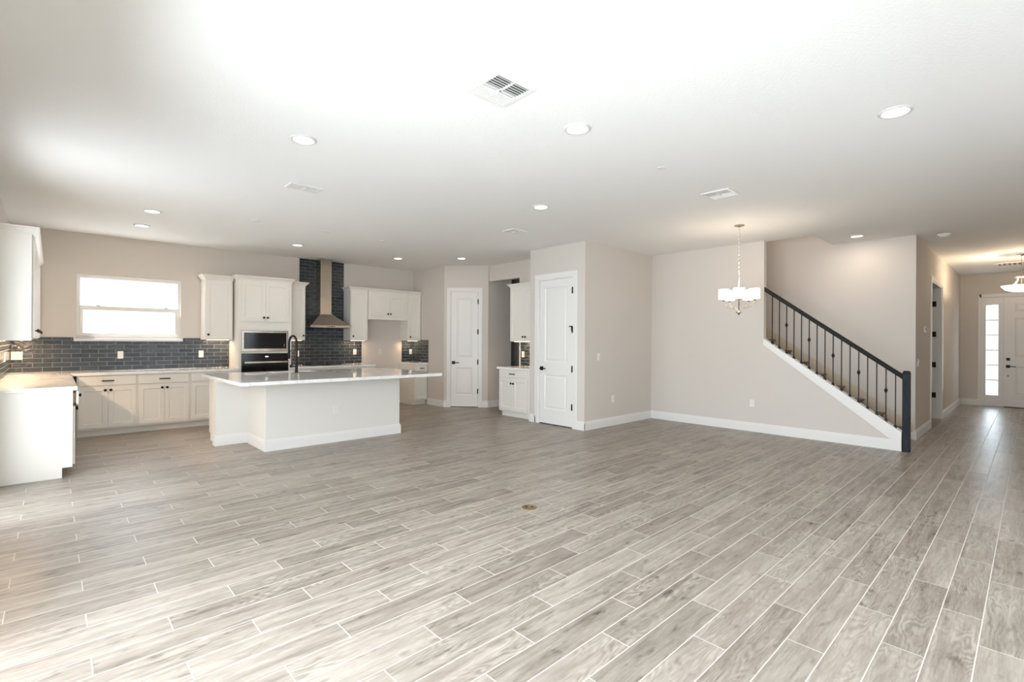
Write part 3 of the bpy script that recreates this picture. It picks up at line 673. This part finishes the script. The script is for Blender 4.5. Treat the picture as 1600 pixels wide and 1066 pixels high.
# ------------------------------------------------------------------ stair
st = thing('staircase', 'carpeted staircase rising behind the black railing', 'staircase')
RI, TR, SV = .1833, .256, 1.30
m = MB()
for i in range(15):
    v = SV + i * TR; z = RI * (i + 1)
    m.box(8.205, 9.18, v, v + TR + .02, max(0, z - RI - .05), z - .02)
m.build('riser', CARPET, st)
for i in range(15):
    v = SV + i * TR; z = RI * (i + 1)
    MB().prism([(v - .028, z - .018), (v - .028, z - .006), (v - .02, z), (v + TR, z), (v + TR, z - .028), (v - .02, z - .028)], 0, 8.205, 9.183).build('tread', CARPET, st, bevel=.004)
MB().prism([(VH + .02, .0), (VH + .02, .235), (5.15, .235 + .7163 * (5.15 - VH - .02)), (5.15, .0 + .7163 * (5.15 - VH) - .1), (1.45, 0)], 0, 9.185, 9.199).build('skirt_board', plain('tan_skirt_paint', srgb(206, 192, 172), .5, bump=.02), st)
# white sloped stringer cap facing the room
m = MB()
m.prism([(V0, 0), (V0, cap(V0)), (VS, cap(VS)), (VS, cap(VS) - .098), (1.30, .15), (1.30, 0)], 0, UD - .018, UD)
m.prism([(V0, cap(V0) - .02), (V0, cap(V0)), (VS, cap(VS)), (VS, cap(VS) - .02)], 0, UD, UD + .115)
tag(m.build('trim_1', TRIM), kind='structure')
ra = thing('stair_railing', 'stair railing with charcoal handrail and thin black iron balusters', 'railing')
def rail(v): return 0.996 + .7425 * (v - 1.251)
UB = UD + .045
prof = [(-.022, -.0), (.022, 0), (.028, .02), (.032, .045), (.022, .066), (0, .072), (-.022, .066), (-.032, .045), (-.028, .02)]
m = MB(); m.loft([[(UB + a, v, rail(v) + b) for a, b in prof] for v in (1.168, VS + .05)]); m.build('handrail', plain('dark_stained_wood', srgb(16, 14, 14), .4, bump=.05), ra)
knots = {2: 1.678, 5: 1.455, 8: 1.23, 11: 1.005, 14: .781}
for i in range(16):
    v = 2.776 - .10185 * i; z0 = cap(v) - .002; z1 = rail(v) + .008
    q = .0065; m = MB().box(UB - q, UB + q, v - q, v + q, z0, z1)
    m.loft([[(UB + a * s1, v + b * s1, z) for a, b in ((-1, -1), (1, -1), (1, 1), (-1, 1))] for s1, z in ((.017, z0 - .008), (.017, z0 + .012), (.009, z0 + .034))])
    b_ = m.build('baluster', IRON, ra)
    if i in knots:
        k = knots[i]; MB().loft([[(UB + a * s1, v + b * s1, z) for a, b in ((-1, -1), (1, -1), (1, 1), (-1, 1))] for s1, z in ((.008, k - .032), (.019, k), (.008, k + .032))]).build('knuckle', IRON, b_)
rn = MB().box(UD - .03, UD + .05, 1.09, 1.168, 0, 1.02); 
rn.loft([[(UD + .01 + a * s1, 1.129 + b * s1, z) for a, b in ((-1, -1), (1, -1), (1, 1), (-1, 1))] for s1, z in ((.04, 1.02), (.04, 1.028), (.030, 1.048), (.026, 1.052))])
rn.build('newel_post', CHAR, ra, bevel=.003)

# ------------------------------------------------------------------ recessed lights, plates, vents
CANS = [((1.445, 3.972), 'recessed ceiling light in front of the island, left of the small flat vent'), ((2.85, 2.338), 'recessed ceiling light right of the large square vent, nearest the camera'),
        ((4.208, .655), 'recessed ceiling light at the upper right of the photo'), ((.899, 7.511), 'recessed ceiling light left of the island, the nearer of the two by the window'),
        ((.91, 8.567), 'recessed ceiling light closest to the kitchen window'), ((2.993, 8.459), 'recessed ceiling light above the aisle in front of the oven'),
        ((4.884, 8.448), 'recessed ceiling light in front of the refrigerator space'), ((5.754, 7.57), 'recessed ceiling light in front of the pantry door'),
        ((4.208, 3.999), 'recessed ceiling light in the middle of the room before the closet block'), ((8.70, 1.80), 'recessed ceiling light over the foot of the stairs')]
for (x, y), lab in CANS:
    r = thing('recessed_light', lab, 'ceiling light', (x, y, H), 0, 'recessed ceiling lights')
    MB().lathe([(.098, 0), (.098, -.005), (.092, -.011), (.080, -.010), (.074, -.001)], n=32).build('trim_ring', RING, r, smooth=True)
    MB().lathe([(.074, -.0005), (.070, -.003), (.01, -.0035)], n=32).build('lens', LENS, r)
    lamp('can_lamp', 'AREA', (x, y, H - .012), 4 if x > 8 else (4.0 if y > 7 and x < 2 else 1.7 if y > 7 else 1.2), (1, .80, .62) if y > 7 else (1, .84, .68), .12)
for (x, y), lab, rad, hh in [((1.979, 7.128), 'blank round ceiling plate above the left end of the island', .055, .008), ((2.931, 7.101), 'blank round ceiling plate above the middle of the island', .055, .008),
                     ((3.864, 7.145), 'blank round ceiling plate above the right end of the island', .055, .008), ((4.054, 2.339), 'faint blank round plate on the ceiling right of the middle', .04, .004)]:
    tag(MB().lathe([(rad, 0), (rad, -hh * .7), (rad * .85, -hh), (.005, -hh)], n=24).build('ceiling_plate', TRIM, None, smooth=True, loc=(x, y, H)), lab, 'ceiling plate', 'blank ceiling plates')
r = thing('smoke_detector', 'white round smoke detector on the hall ceiling', 'smoke detector', (9.426, .896, H))
MB().lathe([(.075, 0), (.075, -.02), (.06, -.022)], n=28).build('base', PLATE, r, smooth=True); MB().lathe([(.055, -.022), (.05, -.04), (.03, -.045)], n=28).build('cover', PLATE, r, smooth=True)
def vent(x, y, sx, sy, lab, style):
    r = thing('ceiling_vent', lab, 'vent', (x, y, H), 0, 'ceiling air vents')
    f = .03; a, b = sx / 2, sy / 2
    m = MB().box(-a, a, -b, -b + f, -.012, 0).box(-a, a, b - f, b, -.012, 0).box(-a, -a + f, -b + f, b - f, -.012, 0).box(a - f, a, -b + f, b - f, -.012, 0)
    m.build('frame', TRIM, r, bevel=.003)
    MB().box(-a + f, a - f, -b + f, b - f, -.002, -.0005).build('backing', DUCT if style != 'flat' else TRIM, r)
    if style == 'flat':
        MB().box(-.006, .006, -b + f, b - f, -.012, -.002).build('divider', TRIM, r)
        m = MB()
        for s_1 in (-1, 1):
            x0, x1 = (-a + f + .006, -.012) if s_1 < 0 else (.012, a - f - .006)
            for k in range(4): yy = -b + f + .008 + k * (2 * b - 2 * f - .01) / 4; m.box(x0, x1, yy, yy + (2 * b - 2 * f) / 4 - .006, -.008, -.004)
        m.build('louvre', TRIM, r)
    else:
        m = MB().box(-.006, .006, -b + f, b - f, -.012, -.002).box(-a + f, a - f, -.006, .006, -.012, -.002); m.build('divider', TRIM, r)
        m = MB(); n = 5
        horiz = style == 'u'
        for half in (-1, 1):
            for k in range(n):
                if horiz:
                    yy = half * (.012 + (k + .5) * (b - f - .014) / n); th = .0075
                    dy = .010 * half
                    m.prism([(yy, -.001), (yy + .005, -.001), (yy + dy + .006, -.013), (yy + dy, -.013)], 0, -a + f, a - f)
                else:
                    xx = half * (.012 + (k + .5) * (a - f - .014) / n); dx = .010 * half
                    V = [(xx, -.001), (xx + .005, -.001), (xx + dx + .006, -.013), (xx + dx, -.013)]
                    m.prism([(p[0], p[1]) for p in V], 1, -b + f, b - f)
        m.build('louvre', TRIM, r)
vent(2.055, 2.312, .32, .32, 'large square louvred ceiling vent near the top of the photo', 'u')
vent(5.205, 2.30, .30, .30, 'square louvred ceiling vent in front of the chandelier', 'v')
vent(1.91, 5.22, .33, .20, 'flat two-part white ceiling vent before the island', 'flat')
vent(4.87, 5.14, .29, .22, 'flat white ceiling vent before the closet block', 'flat')
r = thing('ceiling_vent', 'long narrow white vent on the hall ceiling behind the pendant lamp', 'vent', (13.75, .1, H), 0, 'ceiling air vents')
MB().box(-.18, .18, -.45, .45, -.014, 0).build('frame', TRIM, r, bevel=.003)
m = MB()
for k in range(12): m.box(-.15, .15, -.42 + k * .07, -.385 + k * .07, -.018, -.014)
m.build('louvre', SLOT, r)

# ------------------------------------------------------------------ outlets, switches
def plate(name, loc, rz, lab, cat, gang=1, kind='outlet', group=None):
    r = thing(name, lab, cat, loc, rz, group); w = .072 + .046 * (gang - 1)
    MB().box(-w / 2, w / 2, -.007, 0, -.058, .058).build('cover_plate', PLATE, r, bevel=.003)
    for g in range(gang):
        x = (g - (gang - 1) / 2) * .046
        if kind == 'outlet':
            MB().box(x - .017, x + .017, -.010, -.007, -.034, .034).build('socket', PLATE, r, bevel=.001)
            m = MB()
            for zz in (-.018, .018): m.box(x - .008, x - .006, -.0105, -.010, zz - .004, zz + .006).box(x + .006, x + .008, -.0105, -.010, zz - .004, zz + .006)
            m.build('slot', SLOT, r)
        else: MB().prism([(-.007, -.033), (-.007, .033), (-.014, .03), (-.009, -.03)], 0, x - .016, x + .016).build('rocker', PLATE, r)
    return r
K = VW - t; GO = 'outlets on the tiled backsplash'
plate('outlet', (-.365, K, 1.16), 0, 'wide white outlet on the backsplash in the warm-lit left corner', 'outlet', 2, group=GO)
plate('outlet', (.778, K, 1.155), 0, 'white outlet on the backsplash below the middle of the kitchen window', 'outlet', group=GO)
plate('outlet', (1.864, K, 1.155), 0, 'white outlet on the backsplash between the window and the tall oven cabinet', 'outlet', group=GO)
plate('outlet', (3.468, K, 1.14), 0, 'white outlet on the backsplash seen behind the faucet', 'outlet', group=GO)
plate('outlet', (4.647, K, 1.16), 0, 'white outlet on the backsplash right of the cooktop', 'outlet', group=GO)
plate('outlet', (6.0, K, 1.15), 0, 'white outlet on the backsplash in the corner by the pantry', 'outlet', group=GO)
plate('outlet', (UL + t, 8.67, 1.17), F_E, 'white outlet on the tiled left wall at the edge of the photo', 'outlet', 2, group=GO)
plate('outlet', (UC - t, 6.86, 1.15), F_W, 'white outlet on the backsplash beside the closet door', 'outlet', group=GO)
plate('outlet', (5.231, VW, 1.155), 0, 'white outlet on the painted wall of the refrigerator space', 'outlet')
plate('outlet', (2.874, 6.599, .45), 0, 'white outlet on the front of the island', 'outlet', 2)
plate('outlet', (6.891, VCF, .445), 0, 'white outlet low on the beige closet side wall', 'outlet')
plate('light_switch', (6.485, VCF, 1.16), 0, 'white light switch on the beige closet side wall', 'light switch', kind='switch')
plate('outlet', (UD, 3.052, .445), F_W, 'white outlet low on the dining wall by the stairs', 'outlet')
plate('light_switch', (9.41, VH, 1.12), 0, 'white light switch at the start of the hall wall', 'light switch', kind='switch')
r = thing('thermostat', 'small white thermostat on the hall wall', 'thermostat', (10.02, VH, 1.63))
MB().box(-.06, .06, -.02, 0, -.05, .05).build('body', PLATE, r, bevel=.006); MB().box(-.03, .03, -.022, -.02, -.015, .03).build('screen', SLOT, r)

# floor box
r = thing('floor_outlet', 'round brass floor outlet cover in the middle of the tile floor', 'floor outlet', (2.956, 2.922, 0))
MB().lathe([(.062, 0), (.062, .003), (.057, .005), (.002, .005)], n=32).build('cover', BRASS, r, smooth=True)
for a in (-1, 1): MB().lathe([(.0115, .005), (.0115, .0056)], a * .018, -a * .016, 16).build('cap', BRASSDK, r)

# ------------------------------------------------------------------ chandelier
r = thing('chandelier', 'five-light brushed nickel chandelier with white drum shades', 'chandelier', (6.785, 2.737, 0))
MB().lathe([(.065, H), (.065, H - .012), (.04, H - .02), (.01, H - .03)], n=28).build('canopy', NICKEL, r, smooth=True)
m = MB(); z = H - .03; k = 0
while z > 2.27:
    ov = []
    for q in range(10):
        a = 2 * PI * q / 10; dx = .008 * math.cos(a); dz = .017 * math.sin(a)
        ov.append((dx if k % 2 else 0, 0 if k % 2 else dx, z - .017 + dz))
    m.tube(ov + [ov[0]], .0022, 5); z -= .027; k += 1
m.build('chain', NICKEL, r)
MB().lathe([(.004, 2.275), (.012, 2.265), (.012, 2.255), (.006, 2.245), (.006, 2.10), (.008, 2.0), (.007, 1.85), (.018, 1.835), (.040, 1.825), (.040, 1.815), (.014, 1.80), (.008, 1.785), (.002, 1.777)], n=18).build('stem', NICKEL, r, smooth=True)
a0 = math.atan2(-2.737, -6.785)
for k in range(5):
    a = a0 + 2 * PI * k / 5; ca, sa = math.cos(a), math.sin(a)
    P = [(.012, 1.84), (.03, 1.865), (.06, 1.875), (.11, 1.878), (.15, 1.89), (.18, 1.92), (.195, 1.955), (.198, 1.985)]
    arm = MB().tube([(ca * q, sa * q, z) for q, z in P], .0045, 7).build('arm', NICKEL, r, smooth=True)
    cx, cy = ca * .198, sa * .198
    MB().lathe([(.009, 1.965), (.02, 1.98), (.02, 1.99)], cx, cy, 14).build('candle_cup', NICKEL, arm, smooth=True)
    MB().lathe([(.03, 1.992), (.064, 1.994), (.066, 2.005), (.066, 2.128), (.062, 2.128), (.062, 2.006)], cx, cy, 24, close=False).build('shade', SHADE, arm, smooth=True)
    lamp('chandelier_bulb', 'POINT', (6.785 + cx, 2.737 + cy, 2.15), 1.7, (1, .80, .58), radius=.03)
# hall pendant
r = thing('pendant_light', 'bowl pendant lamp with white glass hanging in the entry hall', 'pendant lamp', (12.45, .15, 0))
MB().lathe([(.07, H), (.07, H - .015), (.03, H - .03), (.006, H - .035)], n=24).build('canopy', NICKEL, r, smooth=True)
MB().lathe([(.005, H - .03), (.005, 2.60), (.09, 2.605), (.095, 2.595), (.09, 2.585), (.006, 2.585), (.006, 2.34), (.014, 2.33), (.004, 2.318)], n=20).build('stem', NICKEL, r, smooth=True)
for k in range(3):
    a = 2 * PI * k / 3 + .5; ca, sa = math.cos(a), math.sin(a)
    MB().tube([(ca * q, sa * q, z) for q, z in ((.085, 2.595), (.095, 2.56), (.12, 2.51), (.17, 2.465), (.235, 2.44))], .006, 7).build('arm', NICKEL, r, smooth=True)
MB().lathe([(.262, 2.445), (.258, 2.435), (.21, 2.375), (.12, 2.342), (.01, 2.332)], n=32, close=False).build('bowl_shade', SHADE, r, smooth=True)
lamp('pendant_bulb', 'POINT', (12.45, .15, 2.48), 46, (1, .78, .55), radius=.05)
